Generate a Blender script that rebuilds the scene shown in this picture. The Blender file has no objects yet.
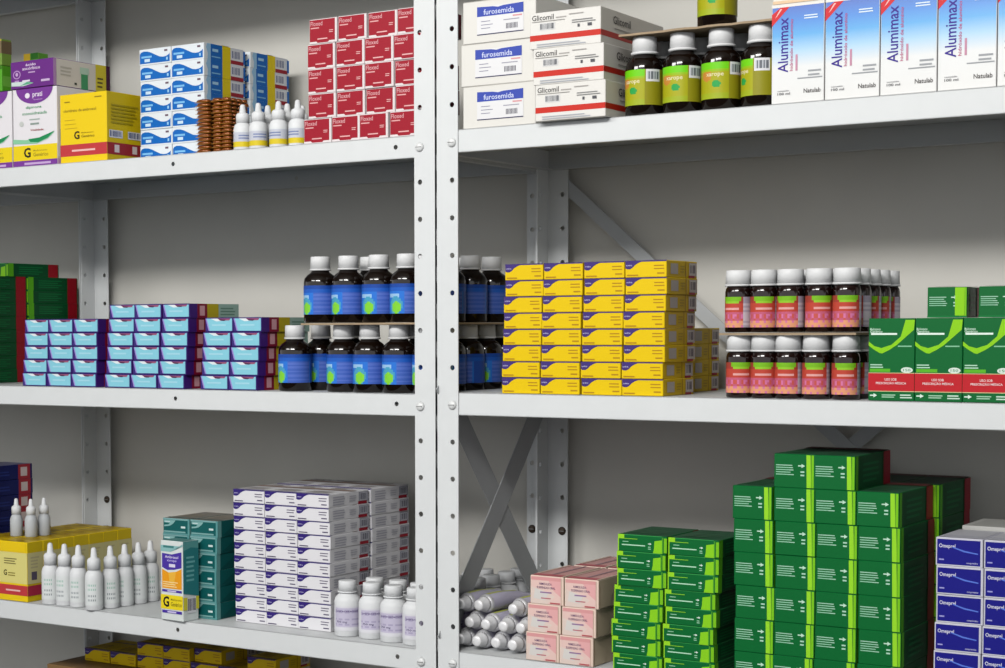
import bpy, bmesh, math, random
from mathutils import Vector, Matrix
random.seed(7)
S = bpy.context.scene
COL = S.collection
MM = 0.001

# ------------------------------------------------------------------ camera
BOLT = 1.2385                      # height of the bolts of the middle shelf (m)
YAW, PIT, ROL = math.radians(34.521), math.radians(-2.973), math.radians(-0.256)
R0 = Vector((math.cos(YAW), math.sin(YAW), 0)); F0 = Vector((-math.sin(YAW), math.cos(YAW), 0)); U0 = Vector((0, 0, 1))
FW = F0*math.cos(PIT) + U0*math.sin(PIT); UP = U0*math.cos(PIT) - F0*math.sin(PIT)
RT = R0*math.cos(ROL) + UP*math.sin(ROL); UP = UP*math.cos(ROL) - R0*math.sin(ROL)
cd = bpy.data.cameras.new('camera'); cam = bpy.data.objects.new('camera', cd); COL.objects.link(cam)
cam.matrix_world = Matrix(((RT.x, UP.x, -FW.x, 1.264653), (RT.y, UP.y, -FW.y, -1.995647), (RT.z, UP.z, -FW.z, BOLT + .101433), (0, 0, 0, 1)))
cd.sensor_fit = 'HORIZONTAL'; cd.sensor_width = 36; cd.lens = 1749.626*36/1005
cd.shift_x = 131.892/1005; cd.shift_y = 86.543/1005; cd.clip_start = .05
S.camera = cam

# ------------------------------------------------------------------ light
W = bpy.data.worlds.new('world'); S.world = W; W.use_nodes = True
bg = W.node_tree.nodes['Background']; bg.inputs[0].default_value = (.965, .98, 1, 1); bg.inputs[1].default_value = 1.28
def area(loc, target, sx, sy, power, col=(1, 1, 1)):
    l = bpy.data.lights.new('ceiling_lamp', 'AREA'); l.shape = 'RECTANGLE'; l.size = sx; l.size_y = sy; l.energy = power; l.color = col
    o = bpy.data.objects.new('ceiling_lamp', l); COL.objects.link(o); o.location = loc
    o.rotation_euler = (Vector(target) - Vector(loc)).to_track_quat('-Z', 'Y').to_euler()
area((.6, -2.35, 2.62), (0, .2, 1.5), 1.3, .35, 82, (1, .985, .96))
area((-1.1, -2.6, 2.62), (-.6, .2, 1.5), 1.3, .35, 38, (1, .985, .96))
S.view_settings.view_transform = 'Standard'; S.view_settings.look = 'None'
S.view_settings.exposure = 0; S.view_settings.gamma = 1; S.view_settings.use_curve_mapping = False

# ------------------------------------------------------------------ materials
ALB = .62                           # darkens every swatch to weaken bounce light, deepening shade under the shelves
def lin(h):
    h = h.lstrip('#'); c = [int(h[i:i+2], 16)/255 for i in (0, 2, 4)]
    return tuple(ALB*(x/12.92 if x <= .04045 else ((x+.055)/1.055)**2.4) for x in c) + (1,)
MATS = {}
def mat(h, rough=.5, metal=0, noise=0, trans=0, bump=0, scale=40):
    k = (h, rough, metal, noise, trans, bump)
    if k in MATS: return MATS[k]
    m = bpy.data.materials.new('paint_' + h.strip('#')); m.use_nodes = True
    nt = m.node_tree; b = nt.nodes['Principled BSDF']
    b.inputs['Base Color'].default_value = lin(h); b.inputs['Roughness'].default_value = rough; b.inputs['Metallic'].default_value = metal
    b.inputs['Transmission Weight'].default_value = trans; b.inputs['Specular IOR Level'].default_value = .5 if rough < .35 else .14
    if noise or bump:
        tc = nt.nodes.new('ShaderNodeTexCoord'); n = nt.nodes.new('ShaderNodeTexNoise'); n.inputs['Scale'].default_value = scale; n.inputs['Detail'].default_value = 4
        nt.links.new(tc.outputs['Object'], n.inputs['Vector'])
        if noise:
            r = nt.nodes.new('ShaderNodeValToRGB'); c = lin(h)
            r.color_ramp.elements[0].position = .3; r.color_ramp.elements[1].position = .7
            r.color_ramp.elements[0].color = tuple(x*(1-noise) for x in c[:3]) + (1,); r.color_ramp.elements[1].color = tuple(min(1, x*(1+noise)) for x in c[:3]) + (1,)
            nt.links.new(n.outputs['Fac'], r.inputs['Fac']); nt.links.new(r.outputs['Color'], b.inputs['Base Color'])
        if bump:
            bp = nt.nodes.new('ShaderNodeBump'); bp.inputs['Strength'].default_value = bump; bp.inputs['Distance'].default_value = .002
            nt.links.new(n.outputs['Fac'], bp.inputs['Height']); nt.links.new(bp.outputs['Normal'], b.inputs['Normal'])
    MATS[k] = m; return m
def gradient_mat(name, stops, h):
    m = bpy.data.materials.new(name); m.use_nodes = True; nt = m.node_tree; b = nt.nodes['Principled BSDF']; b.inputs['Roughness'].default_value = .35
    tc = nt.nodes.new('ShaderNodeTexCoord'); sp = nt.nodes.new('ShaderNodeSeparateXYZ'); dv = nt.nodes.new('ShaderNodeMath'); dv.operation = 'DIVIDE'; dv.inputs[1].default_value = h
    r = nt.nodes.new('ShaderNodeValToRGB')
    while len(r.color_ramp.elements) < len(stops): r.color_ramp.elements.new(.5)
    for e, (p, c) in zip(r.color_ramp.elements, stops): e.position = p; e.color = lin(c)
    nt.links.new(tc.outputs['Object'], sp.inputs[0]); nt.links.new(sp.outputs['Z'], dv.inputs[0]); nt.links.new(dv.outputs[0], r.inputs['Fac']); nt.links.new(r.outputs['Color'], b.inputs['Base Color'])
    return m
STEEL = mat('#dfe2e3', .38, 0, .015, 0, .05, 30)
def M(x):
    return mat(x, .42) if isinstance(x, str) else x

# ------------------------------------------------------------------ mesh builder (units: mm)
class MB:
    def __init__(s): s.v = []; s.f = []; s.m = []; s.mats = []; s.sm = []
    def mi(s, m):
        m = M(m)
        if m not in s.mats: s.mats.append(m)
        return s.mats.index(m)
    def face(s, pts, m, smooth=False):
        n = len(s.v); s.v += [tuple(p) for p in pts]; s.f.append(tuple(range(n, n+len(pts)))); s.m.append(s.mi(m)); s.sm.append(smooth)
    def mesh(s, vs, fs, m, smooth=False):
        n = len(s.v); s.v += [tuple(p) for p in vs]; k = s.mi(m)
        for f in fs: s.f.append(tuple(n+i for i in f)); s.m.append(k); s.sm.append(smooth)
    def box(s, x0, y0, z0, x1, y1, z1, m, c=.6, fm=None):
        """closed box with chamfered edges; fm gives a material per face key"""
        b = bmesh.new(); bmesh.ops.create_cube(b, size=1)
        for v in b.verts: v.co = Vector(((x0+x1)/2+v.co.x*(x1-x0), (y0+y1)/2+v.co.y*(y1-y0), (z0+z1)/2+v.co.z*(z1-z0)))
        c = min(c, .3*min(x1-x0, y1-y0, z1-z0))
        if c > 0: bmesh.ops.bevel(b, geom=b.edges[:], offset=c, segments=1, affect='EDGES')
        b.normal_update(); vs = [v.co.copy() for v in b.verts]
        for f in b.faces:
            n = f.normal; k = 'F' if n.y < -.8 else 'R' if n.x > .8 else 'T' if n.z > .8 else 'L' if n.x < -.8 else 'B' if n.z < -.8 else 'K' if n.y > .8 else '*'
            mm = (fm or {}).get(k, (fm or {}).get('*', m)); s.face([vs[v.index] for v in f.verts], mm)
        b.free()
    def lathe(s, prof, m, seg=24, c=(0, 0, 0), rib=0, smooth=True, ax='z'):
        n = len(prof); vs = []
        for r, z in prof:
            for i in range(seg):
                a = 2*math.pi*i/seg; rr = r - (rib if (rib and i % 2 and r > rib*3) else 0)
                p = (rr*math.cos(a), rr*math.sin(a), z)
                if ax == 'y': p = (p[0], p[2], -p[1])
                if ax == '-y': p = (p[0], -p[2], p[1])
                vs.append((c[0]+p[0], c[1]+p[1], c[2]+p[2]))
        fs = [(j*seg+i, j*seg+(i+1) % seg, (j+1)*seg+(i+1) % seg, (j+1)*seg+i) for j in range(n-1) for i in range(seg)]
        fs += [tuple(range(seg-1, -1, -1)), tuple((n-1)*seg+i for i in range(seg))]
        s.mesh(vs, fs, m, smooth)
    def build(s, name):
        me = bpy.data.meshes.new(name); me.from_pydata([(x*MM, y*MM, z*MM) for x, y, z in s.v], [], s.f)
        for m in s.mats: me.materials.append(m)
        for p, k, sm in zip(me.polygons, s.m, s.sm): p.material_index = k; p.use_smooth = sm
        b = bmesh.new(); b.from_mesh(me); bmesh.ops.remove_doubles(b, verts=b.verts[:], dist=1e-6)
        b.to_mesh(me); b.free(); me.update()
        return me

TXT = {}
def text_polys(t):
    if t in TXT: return TXT[t]
    c = bpy.data.curves.new('t', 'FONT'); c.body = t; c.resolution_u = 2; c.size = 1; c.offset = .035 if t == 'G' else .012
    o = bpy.data.objects.new('t', c); COL.objects.link(o); dg = bpy.context.evaluated_depsgraph_get(); dg.update()
    me = bpy.data.meshes.new_from_object(o.evaluated_get(dg)); vs = [tuple(v.co) for v in me.vertices]; fs = [tuple(p.vertices) for p in me.polygons]
    bpy.data.objects.remove(o); bpy.data.curves.remove(c); bpy.data.meshes.remove(me)
    x0 = min(v[0] for v in vs); x1 = max(v[0] for v in vs); y0 = min(v[1] for v in vs); y1 = max(v[1] for v in vs)
    vs = [((x-x0)/(x1-x0), (y-y0)/(y1-y0)) for x, y, _ in vs]
    TXT[t] = (vs, fs); return TXT[t]

class Box(MB):
    """a carton: front-left-bottom corner at the origin, +x right, +y deep, +z up; prints lie a hair off the board"""
    def __init__(s, w, d, h, base, **fm):
        super().__init__(); s.w, s.d, s.h = w, d, h; s.k = 0
        s.box(0, 0, 0, w, d, h, base, .7, fm)
    def P(s, f, u, v, e):
        if f == 'F': return (u*s.w, -e, v*s.h)
        if f == 'R': return (s.w+e, u*s.d, v*s.h)
        if f == 'T': return (u*s.w, v*s.d, s.h+e)
        if f == 'L': return (-e, (1-u)*s.d, v*s.h)
    def e(s): s.k += 1; return .12 + .035*s.k
    def poly(s, f, pts, m):
        e = s.e(); s.face([s.P(f, u, v, e) for u, v in pts], m); return s
    def r(s, f, u0, v0, u1, v1, m): return s.poly(f, [(u0, v0), (u1, v0), (u1, v1), (u0, v1)], m)
    def lines(s, f, u0, v0, u1, v1, n, m, fill=.45, rag=.25):
        h = (v1-v0)/n
        for i in range(n): s.r(f, u0, v0+h*i, u1-(u1-u0)*rag*random.random(), v0+h*(i+fill), m)
        return s
    def bars(s, f, u0, v0, u1, v1, m='#3a3a48', n=9, bgc='#e6e6ea'):
        s.r(f, u0, v0, u1, v1, bgc); w = (u1-u0)/(n+1)
        for i in range(n): s.r(f, u0+w*(i+.5), v0+(v1-v0)*.14, u0+w*(i+.5+random.choice((.35, .55, .7))), v1-(v1-v0)*.1, m)
        return s
    def oval(s, f, u, v, ru, rv, m, n=20, a0=0, a1=2*math.pi):
        return s.poly(f, [(u+ru*math.cos(a0+(a1-a0)*i/n), v+rv*math.sin(a0+(a1-a0)*i/n)) for i in range(n)], m)
    def text(s, f, t, u0, v0, u1, v1, m, rot=False):
        vs, fs = text_polys(t); e = s.e()
        q = [(u1-(u1-u0)*y, v0+(v1-v0)*x) for x, y in vs] if rot else [(u0+(u1-u0)*x, v0+(v1-v0)*y) for x, y in vs]
        s.mesh([s.P(f, u, v, e) for u, v in q], fs, m); return s
    def arrow(s, f, u0, v, u1, hh, m):
        s.r(f, u0, v-hh*.15, u1-(u1-u0)*.35, v+hh*.15, m)
        return s.poly(f, [(u1-(u1-u0)*.5, v-hh*.5), (u1, v), (u1-(u1-u0)*.5, v+hh*.5)], m)

def link(name, me, parent=None, loc=None, rz=0):
    o = bpy.data.objects.new(name, me); COL.objects.link(o)
    if parent: o.parent = parent
    if loc: o.location = loc
    if rz: o.rotation_euler.z = rz
    return o
def tag(o, label, cat, group=None, kind=None):
    if label: o['label'] = label
    if cat: o['category'] = cat
    if group: o['group'] = group
    if kind: o['kind'] = kind
    return o
SH = {c+str(i): BOLT + .0165 + .35*(2-i) - (.003 if c in 'AZ' else 0) for c in 'ABZ' for i in range(0, 6)}
def put(proto, shelf, x, y, z=0, rz=0, label='', cat='', group=None):
    """stand one copy of a kind on a shelf; x, y, z in mm, rz in degrees"""
    name, parts = proto
    loc = (x*MM, y*MM, SH[shelf] + (z+.3)*MM); a = math.radians(rz)
    if not isinstance(parts, list): o = link(name, parts, None, loc, a)
    else:
        o = link(name, None, None, loc, a); o.empty_display_size = .02
        for p in parts:
            c = link(p[0], p[1], o)
            for q in p[2:]: link(q[0], q[1], c)
    return tag(o, label, cat, group)
ORD = ['top', 'second', 'third', 'fourth', 'fifth', 'sixth', 'seventh', 'eighth', 'ninth', 'tenth', 'eleventh']
def rowname(i, n): return 'top row' if i == 0 else 'bottom row' if i == n-1 else ORD[i] + ' row from top'
def colname(j, n): return ('left column' if j == 0 else 'right column') if n == 2 else ('leftmost column' if j == 0 else 'rightmost column' if j == n-1 else ORD[j] + ' column from left')
def stack(proto, shelf, x, y, w, h, cols, rows, what, group, xo=None, jit=.5, cat='medicine box', z0=0, rz=0, pre='', skip=()):
    """a wall of boxes: rows counted from the top, each box its own thing"""
    for r in range(rows):
        for c in range(cols):
            if (r, c) in skip: continue
            k = rows-1-r; dx = xo[r] if xo else 0; ra = math.radians(rz)
            jx = random.uniform(-jit, jit); jy = random.uniform(-jit, jit)*1.6
            lab = what + ', ' + rowname(r, rows) + ((', ' + colname(c, cols)) if cols > 1 else '')
            put(proto, shelf, x + (w*c)*math.cos(ra) + dx + jx, y + w*c*math.sin(ra) + jy, z0 + k*h, rz + random.uniform(-.35, .35), lab, cat, group)

# ------------------------------------------------------------------ room
def plane_box(name, x0, y0, z0, x1, y1, z1, m):
    b = MB(); b.box(x0, y0, z0, x1, y1, z1, m, 0); o = link(name, b.build(name)); o['kind'] = 'structure'; return o
WALLM = mat('#d6d4cd', .85, 0, .03, 0, .15, 9)
plane_box('wall_back', -9200, 335, 0, 8200, 435, 2900, WALLM)
plane_box('floor', -9200, -12000, -60, 8200, 335, 0, mat('#2e2c2a', .5, 0, .08, 0, .1, 5))
plane_box('ceiling', -9200, -4200, 2900, 8200, 435, 2960, mat('#d8d8d4', .9, 0, .01, 0, 0, 5))
tr = plane_box('trim_1', -9200, 323, 0, 8200, 335, 70, mat('#c9c8c4', .6))

# ------------------------------------------------------------------ shelving
PW, PT, DEP, UH = 34.5, 1.6, 311.0, 1980.0
def plate(mb, holes, L, Wd, fn, r=3.6, t=PT, m=STEEL):
    """strip L long, Wd wide, pierced by round holes at (s, w); fn maps (s, w, depth) to 3D"""
    holes = sorted(holes); cuts = [0] + [(holes[i][0]+holes[i+1][0])/2 for i in range(len(holes)-1)] + [L]
    N = 12
    if not holes: cuts = [0, L]
    for i in range(len(cuts)-1):
        a, b = cuts[i], cuts[i+1]
        if not holes:
            rect = [(a, 0), (b, 0), (b, Wd), (a, Wd)]
            mb.face([fn(*p, 0) for p in rect], m); mb.face([fn(*p, t) for p in rect[::-1]], m); continue
        hs, hw = holes[i]
        angs = [2*math.pi*k/N for k in range(N)] + [math.atan2(q[1]-hw, q[0]-hs) % (2*math.pi) for q in ((a, 0), (b, 0), (b, Wd), (a, Wd))]
        angs = sorted(set(angs)); inn = []; out = []
        for g in angs:
            c, s = math.cos(g), math.sin(g); inn.append((hs+r*c, hw+r*s)); T = []
            if c > 1e-9: T.append((b-hs)/c)
            if c < -1e-9: T.append((a-hs)/c)
            if s > 1e-9: T.append((Wd-hw)/s)
            if s < -1e-9: T.append((0-hw)/s)
            tt = min(T); out.append((hs+tt*c, hw+tt*s))
        n = len(angs)
        for k in range(n):
            j = (k+1) % n
            q = [inn[k], out[k], out[j], inn[j]]
            mb.face([fn(*p, 0) for p in q], m); mb.face([fn(*p, t) for p in q[::-1]], m)
            mb.face([fn(*inn[k], 0), fn(*inn[j], 0), fn(*inn[j], t), fn(*inn[k], t)], m)
    for (p, q) in (((0, 0), (L, 0)), ((L, 0), (L, Wd)), ((L, Wd), (0, Wd)), ((0, Wd), (0, 0))):
        mb.face([fn(*p, 0), fn(*q, 0), fn(*q, t), fn(*p, t)], m)
HZ = [(BOLT*1000 + 50*k, PW-9) for k in range(-24, 15)]
def post_mesh(sx, sy):
    b = MB()
    plate(b, HZ, UH, PW, lambda s, w, t: (sx*w, sy*t, s))
    plate(b, HZ, UH, PW, lambda s, w, t: (sx*t, sy*w, s))
    return b.build('post')
POSTS = {(a, c): post_mesh(a, c) for a in (1, -1) for c in (1, -1)}
def shelf_mesh(holes=True):
    b = MB(); x0, x1, y0, y1 = 2.2, 917.8, 2.0, DEP-2.0; H = 30; m = STEEL
    b.box(x0, y0, -1, x1, y1, 0, m, 0)
    L = x1-x0; hl = [(66-x0, 14), (455-x0, 14), (854-x0, 14)] if holes else []
    plate(b, hl, L, H, lambda s, w, t: (x0+s, y0+t*.6, -w), 3.4)
    plate(b, hl, L, H, lambda s, w, t: (x0+s, y1-t*.6, -w), 3.4)
    for xx, sg in ((x0, 1), (x1, -1)): plate(b, [], y1-y0, H, lambda s, w, t: (xx+sg*t*.6, y0+s, -w))
    for yy, sg in ((y0, 1), (y1, -1)): b.box(x0, min(yy, yy+sg*12), -H, x1, max(yy, yy+sg*12), -H+1, m, 0)
    for xx in (x0, x1-12): b.box(xx, y0+12, -H, xx+12, y1-12, -H+1, m, 0)
    return b.build('shelf')
SHELF = shelf_mesh(); SHELFB = shelf_mesh(False)
def bolt_mesh(m):
    b = MB(); b.lathe([(6.3, 0), (6.2, 1.4), (5.2, 2.9), (3.2, 3.8), (.01, 4.1)], m, 18, ax='-y')
    b.box(-4.5, -4.25, -.5, 4.5, -3.4, .5, mat('#8a8a8a', .5), 0)
    return b.build('bolt')
BOLTW, BOLTD = bolt_mesh(mat('#e2e4e4', .3)), bolt_mesh(mat('#4a4038', .5, .4))
BRACE_GREY = mat('#b6b9bb', .5, 0, .03, 0, .05, 30)  # brace colour, a darker grey than the posts
def bar(p, q, wd, t, ax, m=BRACE_GREY):
    """flat steel strap between two points lying in a vertical plane whose normal is axis ax"""
    p, q = Vector(p), Vector(q); d = (q-p).normalized(); nrm = Vector((1, 0, 0)) if ax == 'x' else Vector((0, 1, 0)); s = d.cross(nrm)*wd/2; n = nrm*t/2
    b = MB(); c = [a+sg*s+k*n for a in (p, q) for sg, k in ((-1, -1), (1, -1), (1, 1), (-1, 1))]
    b.mesh(c, [(3, 2, 1, 0), (4, 5, 6, 7), (0, 1, 5, 4), (1, 2, 6, 5), (2, 3, 7, 6), (3, 0, 4, 7)], m); return b.build('brace')
def unit(x, c, label):
    root = link('shelving_unit', None, None, (x*MM, 0, 0)); tag(root, label, 'shelving unit', 'steel shelving units'); root.empty_display_size = .1
    PO = {}
    for px, sx in ((0, 1), (920, -1)):
        for py, sy in ((0, 1), (DEP, -1)): PO[(px, py)] = link('post', POSTS[(sx, sy)], root, (px*MM, py*MM, 0))
    for i in range(0, 6):
        z = SH[c+str(i)]; link('shelf', SHELFB if c == 'B' else SHELF, root, (0, 0, z))
        for px, pp in ((25.5, 0), (894.5, 920)): link('bolt', BOLTW, PO[(pp, 0)], ((px-pp)*MM, 0, z-.0165))
    z3 = SH[c+'3']*1000; z1 = SH[c+'1']*1000
    if c == 'B':
        xx = 3.4
        link('brace', bar((xx, 8, z3+366), (xx, 303, z3+12), 36, 1.4, 'x'), root)
        link('brace', bar((xx+1.6, 8, z3+8), (xx+1.6, 303, z3+350), 36, 1.4, 'x'), root)
        b2 = BOLT*1000
        link('brace', bar((12, DEP+1.2, b2+328), (908, DEP+1.2, b2-452), 19, 1.4, 'y'), root)
        link('brace', bar((12, DEP+2.8, b2-452), (908, DEP+2.8, b2+328), 19, 1.4, 'y'), root)
    b2 = BOLT*1000
    for px, pp in ((25.5, 0), (894.5, 920)): link('bolt', BOLTD, PO[(pp, DEP)], ((px-pp)*MM, -PT*MM, (b2-200)*MM))
unit(-920, 'A', 'white steel shelving unit left of the twin posts, holding the red boxes')
unit(0, 'B', 'white steel shelving unit right of the twin posts, holding the tall yellow stack')
unit(-1842, 'Z', 'white steel shelving unit glimpsed at the far left edge behind the grey rear post')

# ------------------------------------------------------------------ carton designs
GR, LIME, DKG, REDC = '#00682f', '#8fd418', '#054f28', '#b8202a'
def d_blue():
    w, d, h = 64.5, 100, 24.85; b = Box(w, d, h, '#e6edf2'); B = '#0c68be'
    b.poly('F', [(.02, .1), (.97, .1), (.97, .62), (.93, .52), (.85, .44), (.75, .42), (.65, .46), (.5, .62), (.38, .76), (.26, .85), (.14, .87), (.06, .82), (.02, .7)], B)
    b.lines('F', .07, .45, .4, .6, 1, '#7fc0ee', .8, 0).r('F', .17, .2, .34, .38, '#cfe6f6').r('F', .86, .2, .91, .38, '#9fd0f0').r('F', .8, .74, .9, .86, '#705868')
    b.r('R', .14, 0, .44, 1, B).poly('R', [(.08, 0), (.16, 0), (.16, 1), (.08, 1), (.05, .75), (.09, .4)], '#9cc8ea')
    b.r('R', .2, .55, .34, .72, '#a8d4f4').lines('R', .18, .2, .4, .36, 1, '#7fbce8')
    b.r('R', .44, 0, .64, 1, '#e8cf10').r('R', .64, 0, .95, 1, '#d8dce4').bars('R', .66, .28, .88, .88, '#4a5a8a', 7).r('R', .64, 0, .95, .24, '#a02030').r('R', .95, .1, 1, .9, B)
    b.r('T', .05, .1, .95, .4, B).r('T', .0, .44, 1, .62, '#e8cf10'); return ('medicine_box', b.build('blue_box'))
def d_corner(w, d, h, base, purple, txt, side, top):
    b = Box(w, d, h, base, **side)
    b.r('F', .0, .93, 1, 1, purple)
    b.poly('F', [(.01, .93), (.01, .56), (.05, .5), (.12, .5), (.18, .58), (.24, .74), (.32, .86), (.4, .93)], purple).text('F', 'eurofarma', .03, .68, .17, .78, '#c8c4e8')
    b.lines('F', .7, .48, .95, .84, 2, txt, .35, .1).lines('F', .78, .2, .95, .34, 1, txt, .6, 0).lines('F', .05, .1, .32, .26, 1, txt, .5, 0)
    b.r('T', 0, 0, 1, .05, purple); top(b)
    return b
def d_yellow():
    def top(b):
        b.lines('T', .1, .2, .6, .5, 3, '#a88010').r('T', .0, .7, 1, .74, '#4a3a80')
        b.r('R', .12, .2, .36, .82, '#b8b0a8').r('R', .6, .02, .62, .98, '#a07a08').r('R', .72, .12, .97, .9, '#c4b8b4').bars('R', .75, .2, .93, .84, '#5a4a5a', 6, '#cfc8c0').r('R', .7, 0, .9, .14, '#a02030').lines('R', .42, .3, .58, .8, 3, '#b89c20')
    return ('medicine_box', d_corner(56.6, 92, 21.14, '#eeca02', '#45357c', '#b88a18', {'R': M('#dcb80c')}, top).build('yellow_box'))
def d_violet():
    def top(b):
        b.lines('T', .1, .15, .8, .42, 3, '#b8b0ac').r('T', 0, .55, 1, .7, '#9c8478').lines('T', .1, .76, .7, .95, 2, '#b4aca8')
        b.lines('R', .1, .15, .42, .88, 4, '#bcbcc8').r('R', .74, .16, .97, .9, '#9a9aa8').bars('R', .76, .25, .95, .85, '#55556a', 6, '#c4c4cc').r('R', .72, 0, .94, .22, '#a01c30').lines('R', .5, .3, .68, .8, 3, '#c4c4ce')
    return ('medicine_box', d_corner(58.6, 102, 19.94, '#e9e8ec', '#352478', '#5c5470', {}, top).build('violet_box'))
def d_cyan():
    w, d, h = 53, 116, 21.24; P = '#46207c'; b = Box(w, d, h, '#3c2878', T=M('#8fb8cc'))
    b.poly('F', [(.02, .93), (.97, .93), (.97, .08), (.15, .08)], '#8ad0e2').poly('F', [(.02, .93), (.06, .93), (.17, .1), (.12, .1)], '#a08cd8')
    b.poly('F', [(.2, .93), (.48, .93), (.6, .76), (.4, .74)], '#e8f0f4').poly('F', [(.45, .93), (.92, .93), (.88, .8), (.55, .78)], '#9c5878').poly('F', [(.5, .9), (.75, .86), (.7, .76), (.55, .78)], '#5a2850')
    b.lines('F', .25, .42, .75, .56, 1, '#a8dcec', .8, 0)
    b.r('R', 0, 0, .15, 1, P).r('R', .15, 0, .35, 1, '#8c1436').r('R', .2, .16, .3, .86, '#e0a8b0').r('R', .35, 0, .58, 1, '#c8b41c').r('R', .58, 0, 1, 1, '#a4c4b8').lines('R', .62, .2, .95, .85, 3, '#6c9484')
    b.r('T', 0, 0, 1, .06, P).lines('T', .1, .2, .7, .5, 2, '#5c98b0'); return ('medicine_box', b.build('cyan_box'))
def d_teal():
    w, d, h = 53.4, 100, 24.94; D = '#0d5c5c'; b = Box(w, d, h, D, T=M('#8c8880'))  # grey-brown top carries its reflected sheen in the colour
    b.r('F', 0, 0, 1, .1, '#5c9898').r('F', 0, .9, 1, 1, '#7eacac').r('F', .93, 0, 1, 1, '#5c9898').r('F', .03, .13, .85, .22, '#7eaeac')
    b.poly('F', [(.04, .88), (.48, .88), (.4, .7), (.3, .56), (.2, .5), (.04, .46), (.04, .56), (.2, .6), (.26, .7), (.04, .72)], '#86b4b2').r('F', .68, .42, .84, .54, '#d4e8e6').lines('F', .08, .76, .3, .84, 1, '#dfeeee')
    b.r('R', 0, 0, .08, 1, '#6ca4a2').lines('R', .4, .4, .8, .75, 2, '#9cc0be').poly('R', [(.1, .1), (.6, .1), (.9, .8), (.5, .9)], '#0a5050')
    b.r('T', .0, .1, 1, .14, D).lines('T', .1, .3, .8, .7, 3, '#a8a090'); return ('medicine_box', b.build('teal_box'))
def d_tall():
    w, d, h = 46.5, 33, 121; b = Box(w, d, h, '#dfe6e4', T=M('#5a8a88')); P = '#4c35a4'
    b.poly('F', [(0, .94), (1, .94), (1, .97), (.75, .9), (.45, .86), (.0, .86)], '#8fc0c0').lines('F', .12, .91, .6, .94, 1, '#3c8080', .9, 0)
    b.poly('F', [(.06, .84), (.5, .83), (.95, .87), (.95, .67), (.6, .64), (.3, .63), (.06, .66)], P).text('F', 'Ambroxol', .2, .78, .8, .815, '#e8e0f8').text('F', 'xarope', .28, .73, .72, .76, '#c8c0f0').r('F', .38, .67, .66, .71, '#e4e0f4')
    b.poly('F', [(.06, .64), (.35, .6), (.7, .62), (.95, .66), (.95, .4), (.06, .4)], '#f2a21c').poly('F', [(.35, .6), (.7, .62), (.6, .45), (.4, .47)], '#f6bc40').lines('F', .1, .42, .8, .5, 3, '#fbe0a0')
    b.r('F', .06, .355, .95, .385, P).lines('F', .3, .36, .7, .378, 1, '#d8d0f4', .9, 0)
    b.r('F', 0, .14, 1, .32, '#f4dc20').text('F', 'G', .1, .165, .38, .3, '#222018').text('F', 'Medicamento', .46, .25, .95, .28, '#8a7c10').text('F', 'Genérico', .46, .18, .95, .235, '#6c6210').r('F', .06, .09, .95, .125, P).lines('F', .3, .097, .7, .118, 1, '#d8d0f4', .9, 0)
    b.r('R', 0, .86, 1, 1, '#5a9c9a').poly('R', [(0, .35), (1, .3), (1, .9), (.5, .92), (0, .88)], '#2c7c80').lines('R', .2, .5, .8, .84, 6, '#6cb0b0').r('R', 0, .14, 1, .3, '#d8d040').bars('R', .25, .1, .8, .3, '#403848', 9)
    return ('medicine_box', b.build('tall_box'))
def d_pink():
    w, d, h = 49, 108, 37.54; b = Box(w, d, h, '#efd6c6', T=M('#dca8a4'), R=M('#dcc8ac'))
    b.r('F', .03, .02, .92, .96, '#eccac2').poly('F', [(.03, .02), (.5, .02), (.75, .3), (.4, .5), (.03, .6)], '#e6d2c8').poly('F', [(.5, .96), (.92, .96), (.92, .3), (.7, .5)], '#eab0b0').r('F', .03, .84, .92, .96, '#e0a0a0').poly('F', [(.1, .2), (.45, .15), (.55, .4), (.15, .55)], '#dcd8d4')
    b.text('F', 'NIMESULIDA', .27, .68, .65, .76, '#5c3a6c').text('F', 'SUSPENSAO ORAL', .2, .55, .76, .63, '#4c3468').lines('F', .3, .4, .65, .47, 1, '#9878a0', .7, 0).lines('F', .33, .2, .62, .26, 1, '#c07880', .7, 0).r('F', .6, .04, .9, .09, '#b85c60')
    b.r('T', .04, 0, .92, .14, '#c86870').r('T', .0, .14, .1, 1, '#e0c0b0').r('T', .48, .14, .56, 1, '#b09098').r('T', .93, 0, 1, 1, '#dcc8b0')
    b.r('F', .93, 0, .94, .95, '#c09c8c').r('R', .02, .02, .03, .95, '#b89c80').poly('R', [(.04, .04), (.3, .04), (.36, .5), (.04, .8)], '#dcc8ac'); return ('medicine_box', b.build('pink_box'))
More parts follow.
